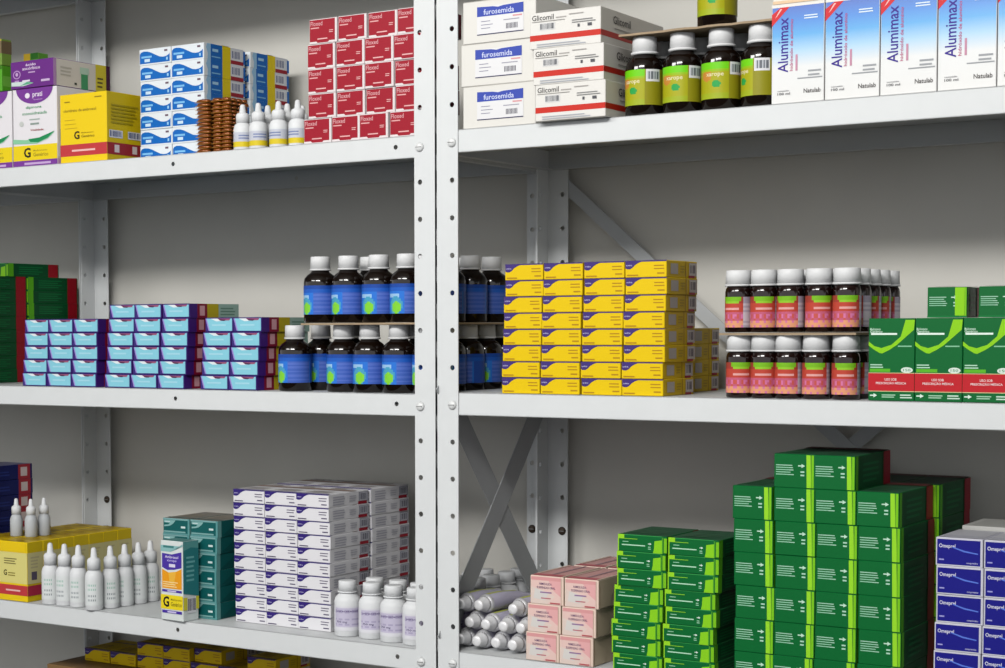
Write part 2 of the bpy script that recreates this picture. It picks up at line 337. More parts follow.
def d_green(w, d, h, style):
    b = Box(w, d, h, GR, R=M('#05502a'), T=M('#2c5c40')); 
    if style == 'thin':
        b.r('F', 0, .74, .13, 1, '#9bdc28').r('F', .0, 0, .02, 1, '#9bdc28').r('F', .13, .96, .9, 1, '#38a050').poly('F', [(.72, 0), (.74, .25), (.75, .7), (.9, .78), (.9, 0)], '#8cd420').r('F', .9, 0, .925, .95, '#4a9c28').r('F', .94, .05, 1, .9, '#7cc41c').r('F', .13, .74, .4, .77, '#9bdc28')
        b.lines('F', .08, .36, .56, .44, 1, '#b8e8c8', .8, 0).arrow('F', .62, .52, .69, .14, '#e0f8e8').lines('F', .62, .2, .69, .42, 2, '#9cd8b0').lines('F', .1, .56, .22, .62, 1, '#9cd8b0', .7, 0)
        b.r('R', 0, 0, .1, 1, '#5cb41c').r('R', .78, 0, .97, 1, '#a01424').lines('R', .2, .2, .7, .85, 4, '#0a7a40')
        b.lines('T', .1, .2, .8, .6, 3, '#4c7c5c')
    else:
        b.poly('F', [(.81, .02), (.8, .98), (.9, .98), (.92, .02)], '#9ade2c').r('F', .93, .02, .985, .98, '#7cc81c').r('F', .915, .02, .93, .98, '#5c9c20')
        b.lines('F', .05, .38, .5, .72, 5, '#a4d4b8', .42).lines('F', .05, .38, .42, .65, 4, '#8cc8a4', .35).arrow('F', .6, .66, .77, .12, '#c4ecd2').lines('F', .66, .36, .78, .56, 2, '#b0e0c4')
        if w < 46: b.r('F', .7, .06, .94, .98, '#8fd418').r('F', .0, 0, 1, .05, '#0a7c3c')
        b.r('R', .0, 0, .07, 1, '#58b41c').r('R', .8, 0, 1, 1, '#98182a').lines('R', .2, .2, .7, .85, 4, '#0a6c3c')
        b.r('T', .0, .78, 1, 1, '#6c3030').lines('T', .1, .2, .7, .6, 3, '#3c7450')
    return ('medicine_box', b.build('green_box'))
def d_upright():
    w, d, h = 53.2, 60, 95; b = Box(w, d, h, GR, T=M('#0a6434'))
    b.poly('F', [(.0, .72), (.12, .665), (.28, .64), (.5, .68), (.7, .78), (.8, .98), (1, .98), (.98, .86), (.82, .78), (.62, .68), (.46, .62), (.3, .575), (.24, .58), (.12, .62), (.0, .67)], LIME)
    b.text('F', 'Medicamento', .03, .855, .26, .885, '#c8ecd4').text('F', 'Genérico', .03, .825, .3, .855, '#d8f4e0').lines('F', .05, .8, .62, .825, 1, '#eafbf0', .9, 0).lines('F', .64, .655, .94, .68, 1, '#88c8a0', .6, 0)
    b.lines('F', .04, .4, .34, .46, 2, '#b8e4c8').r('F', .03, .35, .48, .39, '#5cb828').oval('F', .84, .375, .13, .035, '#dcece0').text('F', '150', .76, .36, .92, .39, '#4c8c64')
    b.r('F', 0, .12, 1, .335, '#c4222c').r('F', 0, .335, 1, .342, '#d8d49c').r('F', 0, .112, 1, .12, '#d8d49c')
    b.text('F', 'USO SOB', .36, .245, .62, .275, '#f8e4e4').text('F', 'PRESCRIÇÃO MÉDICA', .17, .195, .83, .235, '#f8e4e4')
    b.arrow('F', .04, .065, .2, .05, '#dff6e6').lines('F', .3, .04, .62, .09, 2, '#a8dcb8', .5).lines('F', .7, .035, .96, .095, 2, '#cdeed8', .5)
    b.r('R', 0, .12, 1, .335, '#a01c28').r('R', .0, .4, .15, 1, '#4ca020'); return ('medicine_box', b.build('upright_green_box'))
def d_navy():
    w, d, h = 52.6, 90, 32.54; b = Box(w, d, h, '#cfcfdc')
    b.r('F', .03, .06, .95, .94, '#1a1a86').text('F', 'Omeprel', .07, .6, .42, .78, '#e4e4f4').poly('F', [(.35, .66), (.6, .52), (.9, .46), (.9, .5), (.62, .57), (.36, .69)], '#5c7ce0').lines('F', .07, .2, .18, .28, 1, '#a0a0dc', .6, 0).text('F', 'comprimidos', .66, .1, .9, .18, '#c8c8e8')
    b.r('R', .08, .08, .92, .92, '#2c2c90').r('T', .05, .05, .95, .95, '#c4c4cc').r('T', .08, .1, .9, .3, '#b8b8c4'); return ('medicine_box', b.build('navy_box'))
def d_red():
    w, d, h = 47.6, 90, 34.42; b = Box(w, d, h, '#e9dfe0', R=M('#94182c'))
    b.poly('F', [(.02, .97), (.93, .97), (.93, .1), (.72, .1), (.68, .04), (.3, .04), (.26, .1), (.02, .1)], '#a2142a')
    b.text('F', 'Floxed', .05, .73, .48, .91, '#dca4a8').lines('F', .06, .62, .36, .7, 1, '#e4a8a8', .6, 0).lines('F', .72, .42, .9, .56, 2, '#e8b0b0').lines('F', .3, .17, .66, .25, 1, '#eab4b4', .6, 0)
    b.r('R', 0, 0, .05, 1, '#e4dcdc').lines('R', .3, .3, .8, .7, 3, '#7c1828'); return ('medicine_box', b.build('red_box'))
def d_alu():
    w, d, h = 64.3, 62, 117; g = gradient_mat('blue_to_white_print', [(0, '#e4e4e2'), (.36, '#e0e2e2'), (.52, '#a4cce8'), (.68, '#3ca0e0'), (.82, '#127cd4'), (.965, '#1658bc'), (1, '#e8e8e8')], h*MM)
    b = Box(w, d, h, '#e6e6e4', F=g, R=g)
    b.r('F', 0, .965, 1, 1, '#ece8e2').poly('F', [(0, .9), (.0, .78), (.34, .965), (.17, .965)], '#d42c34').poly('F', [(.06, .86), (.1, .88), (.2, .95), (.16, .95)], '#f4c0bc')
    b.text('F', 'Alumimax', .12, .31, .32, .86, '#3a2490', True).text('F', 'hidróxido de alumínio', .35, .32, .41, .84, '#b84878', True).lines('F', .46, .32, .5, .5, 1, '#c890a8', .9, 0)
    b.lines('F', .62, .83, .94, .88, 2, '#e4f2fc').lines('F', .7, .26, .97, .34, 2, '#a0a4a8').lines('F', .5, .235, .97, .25, 1, '#a0a4a8', .8, 0)
    b.text('F', 'Natulab', .62, .09, .94, .135, '#55504e').text('F', 'conteúdo', .12, .12, .34, .135, '#8c8c90').text('F', '100 ml', .12, .085, .36, .11, '#5c5c60')
    return ('medicine_box', b.build('alumimax_box'))
def d_stripe():
    w, d, h = 100, 190, 45.8; b = Box(w, d, h, '#e6e4df', R=M('#dcd8d0'))
    b.r('F', .0, .22, 1, .38, '#cc2c1e').r('R', .0, .22, 1, .38, '#bc281c').text('F', 'Glicomil', .03, .78, .34, .93, '#3c3a3a').lines('F', .37, .8, .52, .86, 1, '#a8a4a0', .6, 0).bars('F', .14, .5, .36, .7, '#4a4e56', 12, '#d8d8d8')
    b.lines('F', .6, .62, .94, .74, 2, '#8c8c8c').r('F', .68, .5, .71, .58, '#55565c').r('F', .82, .5, .88, .58, '#55565c').lines('F', .1, .04, .9, .16, 2, '#b4b8c0').lines('F', .56, .86, .8, .92, 1, '#b0aca8')
    b.text('R', 'Glicomil', .18, .62, .45, .84, '#4c4846').lines('R', .2, .48, .5, .55, 1, '#9c9894'); b.r('F', .03, .74, .5, .755, '#a8a4a0')
    return ('carton', b.build('red_striped_carton'))
def d_furo():
    b = Box(110, 200, 55.2, '#e4e2dc'); b.r('F', 0, .985, 1, .995, '#b8b4ac').r('T', 0, .48, 1, .52, '#d4cfc4')
    l = MB(); x0, x1, z0, z1 = 22, 92, 10, 47; y = -.45
    l.face([(x0, y, z0), (x1, y, z0), (x1, y, z1), (x0, y, z1)], '#e8e8ea'); l.face([(x0, y+.35, z1), (x1, y+.35, z1), (x1, y+.35, z0), (x0, y+.35, z0)], '#e8e8ea')
    l.face([(x0, y-.06, 34), (x1, y-.06, 34), (x1, y-.06, 47), (62, y-.06, 46), (54, y-.06, 44.6), (46, y-.06, 46), (x0, y-.06, 47)], '#3a4eb0')
    def tx(t, a, c, e, f, m):
        vs, fs = text_polys(t); l.mesh([(a+(e-a)*u, y-.14, c+(f-c)*v) for u, v in vs], fs, m)
    tx('furosemida', 32, 36, 78, 43, '#d0d8f4')
    l.face([(x0, y-.1, z0), (x1, y-.1, z0), (x1, y-.1, z0+1.2), (x0, y-.1, z0+1.2)], '#30305c')
    for i in range(3): l.face([(28, y-.1, 18+i*4.5), (42+4*(i % 2), y-.1, 18+i*4.5), (42+4*(i % 2), y-.1, 19+i*4.5), (28, y-.1, 19+i*4.5)], '#8c8ca0')
    for i in range(9): l.face([(66+i*2, y-.1, 15), (66+i*2+1.1, y-.1, 15), (66+i*2+1.1, y-.1, 22), (66+i*2, y-.1, 22)], '#38384c')
    l.face([(62, y-.1, 26), (86, y-.1, 26), (86, y-.1, 27.4), (62, y-.1, 27.4)], '#a4a4b0'); l.face([(76, y-.1, 30), (90, y-.1, 30), (90, y-.1, 32), (76, y-.1, 32)], '#dc9ca0')
    return ('carton', [('box', b.build('white_carton')), ('printed_label', l.build('printed_label'))])
def d_prati(w=97, d=124, h=122.5):
    b = Box(w, d, h, '#e9e6ea'); P = '#7a3a98'
    b.r('F', 0, 0, 1, .075, P).lines('F', .25, .02, .85, .055, 1, '#c8a8d8', .8, 0).r('F', 0, .075, 1, .27, '#f0d414').text('F', 'G', .24, .11, .4, .24, '#2a2618').text('F', 'Medicamento', .46, .185, .78, .21, '#a09020').text('F', 'Genérico', .46, .12, .8, .17, '#8a7c1c')
    b.poly('F', [(.1+.0, 1)] + [(.5+.42*math.cos(math.pi+math.pi*i/16), 1+.2*math.sin(math.pi+math.pi*i/16)) for i in range(17)] + [(.9, 1)], P)
    b.oval('F', .34, .91, .055, .035, '#f0e8f4').text('F', 'prati', .46, .87, .68, .95, '#f0e8f4').text('F', 'donaduzzi', .48, .845, .68, .86, '#c8a8d8')
    b.text('F', 'dipirona', .3, .73, .66, .775, '#4c9c6c').text('F', 'monoidratada', .22, .66, .78, .7, '#6cac84').lines('F', .38, .59, .62, .61, 1, '#a8b8b0', .8, 0).lines('F', .4, .53, .6, .56, 1, '#90a098', .8, 0).oval('F', .2, .55, .05, .035, '#c8ccc8').text('F', 'Vitalidade', .4, .45, .7, .475, '#b05858')
    b.poly('F', [(.0, .36), (.3, .34), (.6, .35), (.95, .42), (.8, .34), (.55, .285), (.3, .29), (.0, .3)], '#8ccca4').poly('F', [(.35, .35), (.6, .36), (.95, .43), (.8, .35), (.58, .3), (.4, .31)], '#1c8c54')
    b.r('R', 0, 0, 1, .075, '#c9a0d0').r('R', .0, .075, 1, .1, '#d8d0c0').lines('R', .2, .4, .8, .8, 5, '#b8b8bc').r('R', .05, .3, .15, .45, '#4c8c6c').r('T', 0, 0, 1, .05, P)
    return ('carton', b.build('white_generic_carton'))
def d_purple():
    w, d, h = 96, 126, 43; b = Box(w, d, h, '#6c2c86', R=M('#dcd6cc'), T=M('#9a78a4'))
    b.text('F', 'ácido', .36, .8, .6, .9, '#e8d8ee').text('F', 'ascórbico', .28, .66, .7, .77, '#e8d8ee').lines('F', .42, .54, .58, .6, 1, '#c0a0cc', .8, 0)
    b.oval('F', .15, .52, .09, .16, '#b890c8').oval('F', .15, .52, .07, .12, '#6c2c86').oval('F', .15, .53, .03, .07, '#c8a8d4').lines('F', .1, .25, .2, .32, 1, '#b890c8', .9, 0)
    b.poly('F', [(.02, .12), (.3, .08), (.55, .16), (.4, .24), (.02, .26)], '#cfe0dc').poly('F', [(.22, .1), (.55, .16), (.4, .23)], '#5cac84').lines('F', .28, .24, .46, .3, 1, '#e8dcf0', .9, 0).lines('F', .72, .18, .92, .28, 1, '#d0b8dc', .8, 0)
    b.r('R', 0, 0, .05, 1, '#b890c0').lines('R', .12, .4, .34, .8, 3, '#c0bcb0').r('R', .48, .0, .6, .55, '#4c9c6c').r('R', .46, .55, .62, .8, '#b8d4c0').r('R', .74, 0, .93, 1, '#d8c83c').lines('R', .77, .15, .88, .6, 3, '#605830').r('R', .93, 0, 1, 1, '#4a2040').r('R', .36, .12, .4, .2, '#404840')
    return ('carton', b.build('purple_carton'))
def d_generic(w, d, h, big):
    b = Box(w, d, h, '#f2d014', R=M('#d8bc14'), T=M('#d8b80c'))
    b.r('F', 0, .1, 1, .27, '#c43c40').lines('F', .25, .165, .75, .195, 1, '#f0c0bc', .9, 0).text('F', 'G', .3, .34, .42, .46, '#3a3210').text('F', 'Medicamento', .46, .42, .72, .44, '#8a7818').text('F', 'Genérico', .46, .36, .74, .4, '#6c5e14')
    if big:
        b.text('F', 'cloridrato de ambroxol', .08, .74, .78, .785, '#8c7820').lines('F', .1, .5, .4, .68, 3, '#c0a41c', .15).lines('F', .1, .88, .22, .9, 1, '#a08818', .9, 0).lines('F', .75, .92, .9, .94, 1, '#a08818', .9, 0)
        b.r('R', 0, .1, 1, .27, '#a02c34').bars('R', .06, .34, .45, .45, '#3c4c7c', 9).bars('R', .6, .34, 1, .45, '#3c4c7c', 9).r('R', .2, .13, .34, .24, '#e0d0d0').r('R', .72, .13, .86, .24, '#e0d0d0').lines('R', .1, .55, .9, .85, 6, '#b09c18')
    else:
        b.r('F', .0, .3, 1, .82, '#e2d884').text('F', 'G', .18, .42, .3, .52, '#4a4218').lines('F', .34, .42, .6, .5, 2, '#8a7c30').lines('F', .2, .62, .7, .74, 3, '#7c7440').r('F', .05, .83, .95, .98, '#f0cc10')
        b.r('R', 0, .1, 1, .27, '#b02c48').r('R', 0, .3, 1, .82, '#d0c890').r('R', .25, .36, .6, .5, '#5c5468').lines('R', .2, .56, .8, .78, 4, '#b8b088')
        b.r('T', .05, .1, .95, .18, '#a8840c').r('T', .05, .85, .95, .93, '#b08c0c').oval('T', .5, .5, .14, .1, '#c09810')
    return ('medicine_box', b.build('generic_box'))
def d_plain(name, w, d, h, base, decals=(), **fm):
    b = Box(w, d, h, base, **fm)
    for a in decals: b.r(*a)
    return (name, b.build(name))

BLUE, YEL, VIO, CYAN, TEAL, TALL, PINK = d_blue(), d_yellow(), d_violet(), d_cyan(), d_teal(), d_tall(), d_pink()
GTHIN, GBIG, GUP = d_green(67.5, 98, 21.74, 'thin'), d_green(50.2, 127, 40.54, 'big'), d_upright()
NAVY, RED, ALU, STRIPE, FURO, PRATI, PURP = d_navy(), d_red(), d_alu(), d_stripe(), d_furo(), d_prati(), d_purple()
GENB, GENS = d_generic(99, 78, 107, True), d_generic(66, 35, 97, False)

# ------------------------------------------------------------------ bottles
GLASS = mat('#140b07', .08); GLASSR = mat('#1c0a08', .08); CAPW = mat('#e4e5e6', .4); PLA = mat('#e6e8ea', .45)
def label_mesh(name, r, z0, z1, paint, texts=(), seg=36, rows=12, arc=2*math.pi, a0=.5):
    """wrap-round label; paint(u, v) gives its print, u = 0..1 round from the back, .5 faces the front"""
    b = MB(); an = lambda u: -math.pi/2 + (u-.5)*arc + a0
    for i in range(seg):
        for j in range(rows):
            u0, u1, v0, v1 = i/seg, (i+1)/seg, j/rows, (j+1)/rows; m = paint((u0+u1)/2, (v0+v1)/2)
            q = [(r*math.cos(an(u)), r*math.sin(an(u)), z0+(z1-z0)*v) for u, v in ((u0, v0), (u1, v0), (u1, v1), (u0, v1))]
            b.face(q, m, True)
    for t, ua, va, ub, vb, m in texts:
        vs, fs = text_polys(t)
        b.mesh([((r+.12)*math.cos(an(ua+(ub-ua)*x)), (r+.12)*math.sin(an(ua+(ub-ua)*x)), z0+(z1-z0)*(va+(vb-va)*y)) for x, y in vs], fs, m)
    return b.build(name)
def cap_mesh(r, h, z, m=CAPW, flare=1.0, seg=48, rib=.35):
    b = MB(); b.lathe([(r*flare, z), (r*flare, z+h*.12)], m, seg); b.lathe([(r*.985, z+h*.14), (r*.95, z+h*.94), (r*.9, z+h*.99), (r*.6, z+h), (.01, z+h)], m, seg, rib=rib); return b.build('cap')
def body_mesh(prof, m, seg=32): b = MB(); b.lathe(prof, m, seg); return b.build('body')
def blueprint(u, v):
    if v > .86: return '#1d4ca8'
    if v > .76: return '#2460c4'
    if ((u-.4)/.055)**2 + ((v-.2)/.2)**2 < 1: return '#86d83a'
    if ((u-.39)/.075)**2 + ((v-.28)/.3)**2 < 1: return '#4ca4c8'
    if .3 < u < .44 and .55 < v < .66: return '#9cc8ee'
    if .49 < u < .72: return '#5874cc' if int(v*14) % 2 else '#4466c0'
    if u > .74 or u < .2: return '#2c54b0'
    return '#2c78dc'
BB = ('syrup_bottle', [('body', body_mesh([(22, 0), (24, 2), (24, 58), (23, 63), (19, 68), (14, 71.5), (12.6, 73.5), (12.6, 76)], GLASS)), ('cap', cap_mesh(14.8, 20, 74.5, flare=1.04)),
      ('label', label_mesh('label', 24.25, 12, 53, blueprint, [], rows=24, seg=60))])
def greenprint(u, v):
    if .54 < u < .665 and v > .66:
        return '#e4e4e8' if (u < .552 or u > .653 or v > .93 or v < .72) else ('#70747c' if int(u*400) % 3 else '#c8ccd4')
    if u < .53 and v > .82: return '#74d414'
    if u < .53 and v > .76: return '#98c018'
    if u > .53: return '#94901a'
    if ((u-.34)/.05)**2 + ((v-.64)/.16)**2 < 1: return '#cc8c38'
    if ((u-.43)/.035)**2 + ((v-.4)/.1)**2 < 1: return '#2ca44c'
    return '#acac18' if v > .16 else '#a4b424'
GB = ('syrup_bottle', [('body', body_mesh([(22, 0), (24, 2), (24, 60), (23, 66), (19.5, 71), (15, 74), (14, 76), (14, 78)], GLASS)), ('cap', cap_mesh(16, 22, 77.5, flare=1.08)),
      ('label', label_mesh('label', 24.25, 13, 57, greenprint, [('xarope', .34, .58, .49, .7, '#eee4b8')], rows=32, seg=96))])
def pinkprint(u, v):
    if .62 < u < .78: return '#a8a0b0' if v > .8 else ('#cfc8d0' if int(v*18) % 3 else '#b4aab8')
    if v > .84: return '#7cbc20' if .36 < u < .6 else '#a04030'
    if v > .76: return '#94cc30' if .38 < u < .58 else '#a83c34'
    if .58 < v < .66 and .38 < u < .58: return '#e8a8a4'
    k = math.sin(u*75)*math.cos(v*17)
    if v < .5: return '#d878a8' if k > .45 else '#e8a078' if v < .22 else '#cc5a50' if k < -.3 else '#c8607c'
    return '#c24838'
PB = ('pill_bottle', [('body', body_mesh([(15.2, 0), (16.3, 1.5), (16.3, 49), (15.4, 53), (14, 55), (13.8, 57)], GLASSR)), ('cap', cap_mesh(16.2, 19.5, 56, flare=1.03)),
      ('label', label_mesh('label', 16.5, 6, 43, pinkprint, rows=14, seg=40))])
def whiteprint(u, v): return '#c4bcd8' if .3 < u < .72 and v < .86 else '#e2e2e8'
def pillprint(u, v):
    if .33 < u < .68 and .12 < v < .9: return '#b4acc8' if (int(v*14) in (3, 6, 10, 11) and int(u*40) % 3) else '#cbc5dc'
    return '#e2e2e8'
WB = ('pill_bottle', [('body', body_mesh([(17.5, 0), (19, 1.5), (19, 50), (17.5, 55), (14, 58.5), (12.5, 60), (12.5, 63)], PLA)), ('cap', cap_mesh(13.5, 17, 62, PLA, flare=1.05)),
      ('label', label_mesh('label', 19.25, 9, 44, pillprint, [('paracetamol', .36, .74, .64, .84, '#5c4c80'), ('750 mg', .36, .3, .5, .4, '#3c3464')], rows=14))])
def dropprint(u, v): return '#9cc4b4' if (.36 < u < .62 and int(v*12) in (9, 7) and int(u*60) % 3) else '#8c9498' if (.36 < u < .6 and int(v*12) in (2, 4) and int(u*60) % 3) else '#e4e8e8'
DROPCAP = lambda r, z, h: (lambda b: (b.lathe([(r, z), (r, z+h*.42), (r*.86, z+h*.5), (r*.5, z+h*.56), (r*.38, z+h*.94), (r*.2, z+h), (.01, z+h)], PLA, 24, rib=.2), b.build('cap'))[1])(MB())
DB = ('dropper_bottle', [('body', body_mesh([(13.2, 0), (14.1, 1.5), (14.1, 52), (12.5, 58), (10, 61.5), (9, 63), (9, 65)], PLA, 24)), ('cap', DROPCAP(10.6, 63, 35)),
      ('label', label_mesh('label', 14.25, 8, 48, dropprint, rows=12, seg=40, arc=math.pi*1.3))])
def sdropprint(u, v): return '#e0c828' if v < .3 else ('#7c88b0' if (.35 < u < .62 and int(v*12) in (6, 8)) else '#c8ccd8' if v < .9 else '#e4e8ea')
DS = ('dropper_bottle', [('body', body_mesh([(12.8, 0), (13.6, 1.2), (13.6, 31), (12, 36.5), (9, 39), (8.5, 41)], PLA, 24)), ('cap', DROPCAP(10, 39.5, 27)),
      ('label', label_mesh('label', 13.75, 4, 27, sdropprint, rows=12))])
DS2 = ('dropper_bottle', [('body', body_mesh([(9, 0), (10.5, 1.2), (10.5, 28), (9, 33), (7, 36), (6.5, 38)], mat('#c4c8cc', .35), 24)), ('cap', DROPCAP(8, 37, 26))])
def tube():
    b = MB(); vs = []; n = 24; st = [(0, 8, 8), (3, 12.5, 12.5), (6, 13, 13), (40, 13, 12.6), (80, 13.2, 9), (108, 13.4, 2.2), (120, 13.4, .8)]
    for y, rx, rz in st: vs += [(rx*math.cos(2*math.pi*i/n), y, rz*math.sin(2*math.pi*i/n)) for i in range(n)]
    fs = [(j*n+i, (j+1)*n+i, (j+1)*n+(i+1) % n, j*n+(i+1) % n) for j in range(len(st)-1) for i in range(n)]
    b.mesh(vs, fs[:2*n], mat('#e0e0e4', .42, .55), True); b.mesh(vs, fs[2*n:], mat('#c8c4d8', .4), True)
    b.mesh(vs, [tuple(range(n)), tuple((len(st)-1)*n+i for i in reversed(range(n)))], mat('#c8c8cc', .28, .9))
    for k in (7, 8): b.mesh([(x*1.012, y, z*1.012) for x, y, z in vs], [((j)*n+k-2, (j+1)*n+k-2, (j+1)*n+k-1, j*n+k-1) for j in (2, 3)], '#c4cc60')
    c = MB(); c.lathe([(10.6, -1), (10.2, 3), (8.2, 6), (7.6, 14), (7, 15.6), (3, 16), (.01, 16)], mat('#eeeef0', .35, .15), 32, rib=.7, ax='-y')
    return ('ointment_tube', [('body', b.build('tube')), ('cap', c.build('cap'))])
TUBE = tube()
def blister(w, d, nx):
    AM = mat('#8a4810', .18, .35); f = MB(); f.box(.8, .8, 0, w-.8, d-.8, .5, mat('#d89838', .3, .5), .1); p = MB(); ny = 4
    for i in range(nx):
        for j in range(ny):
            cx, cy, rx, ry = w*(i+.5)/nx, d*(j+.5)/ny, w/nx*.5, d/ny*.47; n = 14; vs = []
            for s_, z in ((.9, .5), (1, 1.6), (.97, 3.2), (.8, 4.5), (.4, 5.2)): vs += [(cx+rx*s_*math.cos(2*math.pi*k/n), cy+ry*s_*math.sin(2*math.pi*k/n), z) for k in range(n)]
            p.mesh(vs, [(q*n+k, q*n+(k+1) % n, (q+1)*n+(k+1) % n, (q+1)*n+k) for q in range(4) for k in range(n)] + [tuple(4*n+k for k in range(n))], AM, True)
    return ('blister_pack', [('foil', f.build('foil')), ('pill_pockets', p.build('pill_pockets'))])
def sheet(w, d, m, seed):
    rnd = random.Random(seed); b = MB(); n = 14; t = 2.6
    yf = [rnd.uniform(-4, 2) for _ in range(n+1)]
    vs = []
    for i in range(n+1):
        x = w*i/n
        vs += [(x, yf[i], 0), (x, d, 0), (x, d, t), (x, yf[i], t)]
    fs = [(a, b_, c, e) for i in range(n) for a, b_, c, e in ((4*i, 4*i+1, 4*i+5, 4*i+4), (4*i+3, 4*i+7, 4*i+6, 4*i+2), (4*i, 4*i+4, 4*i+7, 4*i+3), (4*i+1, 4*i+2, 4*i+6, 4*i+5))] + [(0, 3, 2, 1), (4*n, 4*n+1, 4*n+2, 4*n+3)]
    b.mesh(vs, fs, m); return ('cardboard_sheet', b.build('cardboard_sheet'))
CARD = mat('#a8947a', .9, 0, .1, 0, .3, 60)

# ================================================================== UPPER SHELF, LEFT UNIT (A1)
put(PRATI, 'A1', -806, 8, 0, 0, 'white and purple generic medicine carton beside the big yellow carton, beneath the purple one', 'carton')
put(PRATI, 'A1', -907, 9, 0, 0, 'white generic carton cut off by the left edge of the picture, top visible shelf', 'carton')
put(PURP, 'A1', -809, 7, 123.5, -1, 'deep purple carton lying on top of the white and purple generic carton', 'carton')
g = d_plain('carton', 60, 22, 41, '#58a828', [('F', 0, .86, 1, 1, '#3c7818'), ('R', .1, .2, .9, .6, '#78c048')])
put(g, 'A1', -890, 8, 123.5, 0, 'flat bright green carton at left picture edge under a brown-topped one', 'carton')
g = d_plain('carton', 60, 22, 42, '#74983c', [('F', 0, .45, 1, .93, '#7c6c50'), ('F', 0, .93, 1, 1, '#c0b040'), ('R', 0, .45, 1, .93, '#6c5c44')])
put(g, 'A1', -890, 8, 165, 0, 'brown and green carton topmost at the left picture edge', 'carton')
g = d_plain('carton', 34, 24, 207, '#5c9838', [('F', 0, .93, .45, 1, '#c8a828'), ('F', .5, .95, 1, 1, '#2c6c20')], T=M('#8c9c38'))
put(g, 'A1', -917, 142, 0, 0, 'green and ochre carton peeking out behind the purple carton', 'carton')
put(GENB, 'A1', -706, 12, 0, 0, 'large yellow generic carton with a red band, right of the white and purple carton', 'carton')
stack(BLUE, 'A1', -590, 70, 65.2, 24.9, 2, 7, 'blue and white box in the wavy blue stack, front', 'blue wave boxes on the upper left shelf')
stack(BLUE, 'A1', -524.5, 182, 65.2, 24.9, 1, 7, 'blue and white box behind the right column of wavy blue stack', 'blue wave boxes on the upper left shelf')
b1, b2 = blister(26, 58, 1), blister(34, 50, 2)
for k in range(14):
    nm = 'amber blister pack in the left pile, ' + ('topmost' if k == 13 else 'lowest' if k == 0 else 'level %s from top' % ['', 'second', 'third', 'fourth', 'fifth', 'sixth', 'seventh', 'eighth', 'ninth', 'tenth', 'eleventh', 'twelfth', 'thirteenth'][13-k])
    put(b1, 'A1', -424+random.uniform(-.8, .8), 4+random.uniform(-1, 1), k*5.6, random.uniform(-1, 1), nm, 'blister pack', 'amber blister packs')
    put(b2, 'A1', -394+random.uniform(-.8, .8), 5+random.uniform(-1, 1), k*5.6, random.uniform(-1, 1), nm.replace('left pile', 'right pile'), 'blister pack', 'amber blister packs')
for (x, y), nm in zip(((-346, 20), (-317, 20), (-280, 20), (-250, 26), (-323, 50), (-287, 50), (-283, 81)), ('leftmost in front, beside the amber blisters', 'second in front', 'third in front', 'nearest to the red boxes', 'behind the second one', 'in the middle behind', 'at the very back')):
    put(DS, 'A1', x, y, 0, random.uniform(-40, 40), 'small white dropper bottle with yellow label band, ' + nm, 'dropper bottle', 'small dropper bottles with yellow labels')
stack(RED, 'A1', -225, 6, 49, 34.5, 4, 5, 'red box in the red stack', 'red medicine boxes', xo=[13, 8, 9, 9, 0], jit=1)

# ================================================================== UPPER SHELF, RIGHT UNIT (B1)
for i, (dx, dz, rz) in enumerate(((0, 111, 0), (-3, 55.5, .5), (0, 0, -.4))):
    put(FURO, 'B1', 40+dx, 5, dz, rz, 'plain white carton with blue-headed label, ' + ('top of three beside the post', 'middle of three beside the post', 'bottom of three beside the post')[i], 'carton', 'white cartons with blue labels')
for i, (dx, dz, rz) in enumerate(((-6, 92, 1), (-1, 46, 0), (2, 0, -.5))):
    put(STRIPE, 'B1', 157+dx, -12, dz, rz, 'white carton with red stripe, ' + ('top of the three left of the green bottles', 'middle of the three left of green bottles', 'bottom of three, overhanging the shelf edge')[i], 'carton', 'red striped white cartons')
for r in range(3):
    for c in range(4):
        pos = ('leftmost', 'second from left', 'third from left', 'rightmost, beside the blue cartons')[c]
        put(GB, 'B1', 292+c*51.5+(r % 2)*2, 30+r*50, 0, (-14, 0, 5, -42)[c] if r == 0 else random.uniform(-60, 60), 'dark syrup bottle with olive green label, %s row, %s' % (('front', 'second', 'back')[r], pos), 'syrup bottle', 'olive labelled syrup bottles')
SHT = sheet(208, 150, CARD, 3); put(SHT, 'B1', 268, 8, 99.6, 0, 'brown cardboard sheet lying across the olive-labelled bottles', 'cardboard sheet')
put(GB, 'B1', 388, 33, 102, 4, 'olive-labelled syrup bottle standing above the others on the cardboard sheet', 'syrup bottle')
for c in range(5):
    put(ALU, 'B1', 469.5+c*65.4, 5, 0, random.uniform(-.2, .2), 'tall blue and white antacid box, ' + ('leftmost, beside the green bottles', 'second from left', 'third from left', 'fourth from left', 'rightmost, cut by the picture edge')[c], 'medicine box', 'blue and white antacid boxes')
g = d_plain('carton', 124, 60, 30, '#ece6dc', [('F', 0, .0, 1, .12, '#e8c8a4')]); put(g, 'B1', 471, 4, 117, 0, 'cream carton lying on top of the leftmost antacid boxes', 'carton')

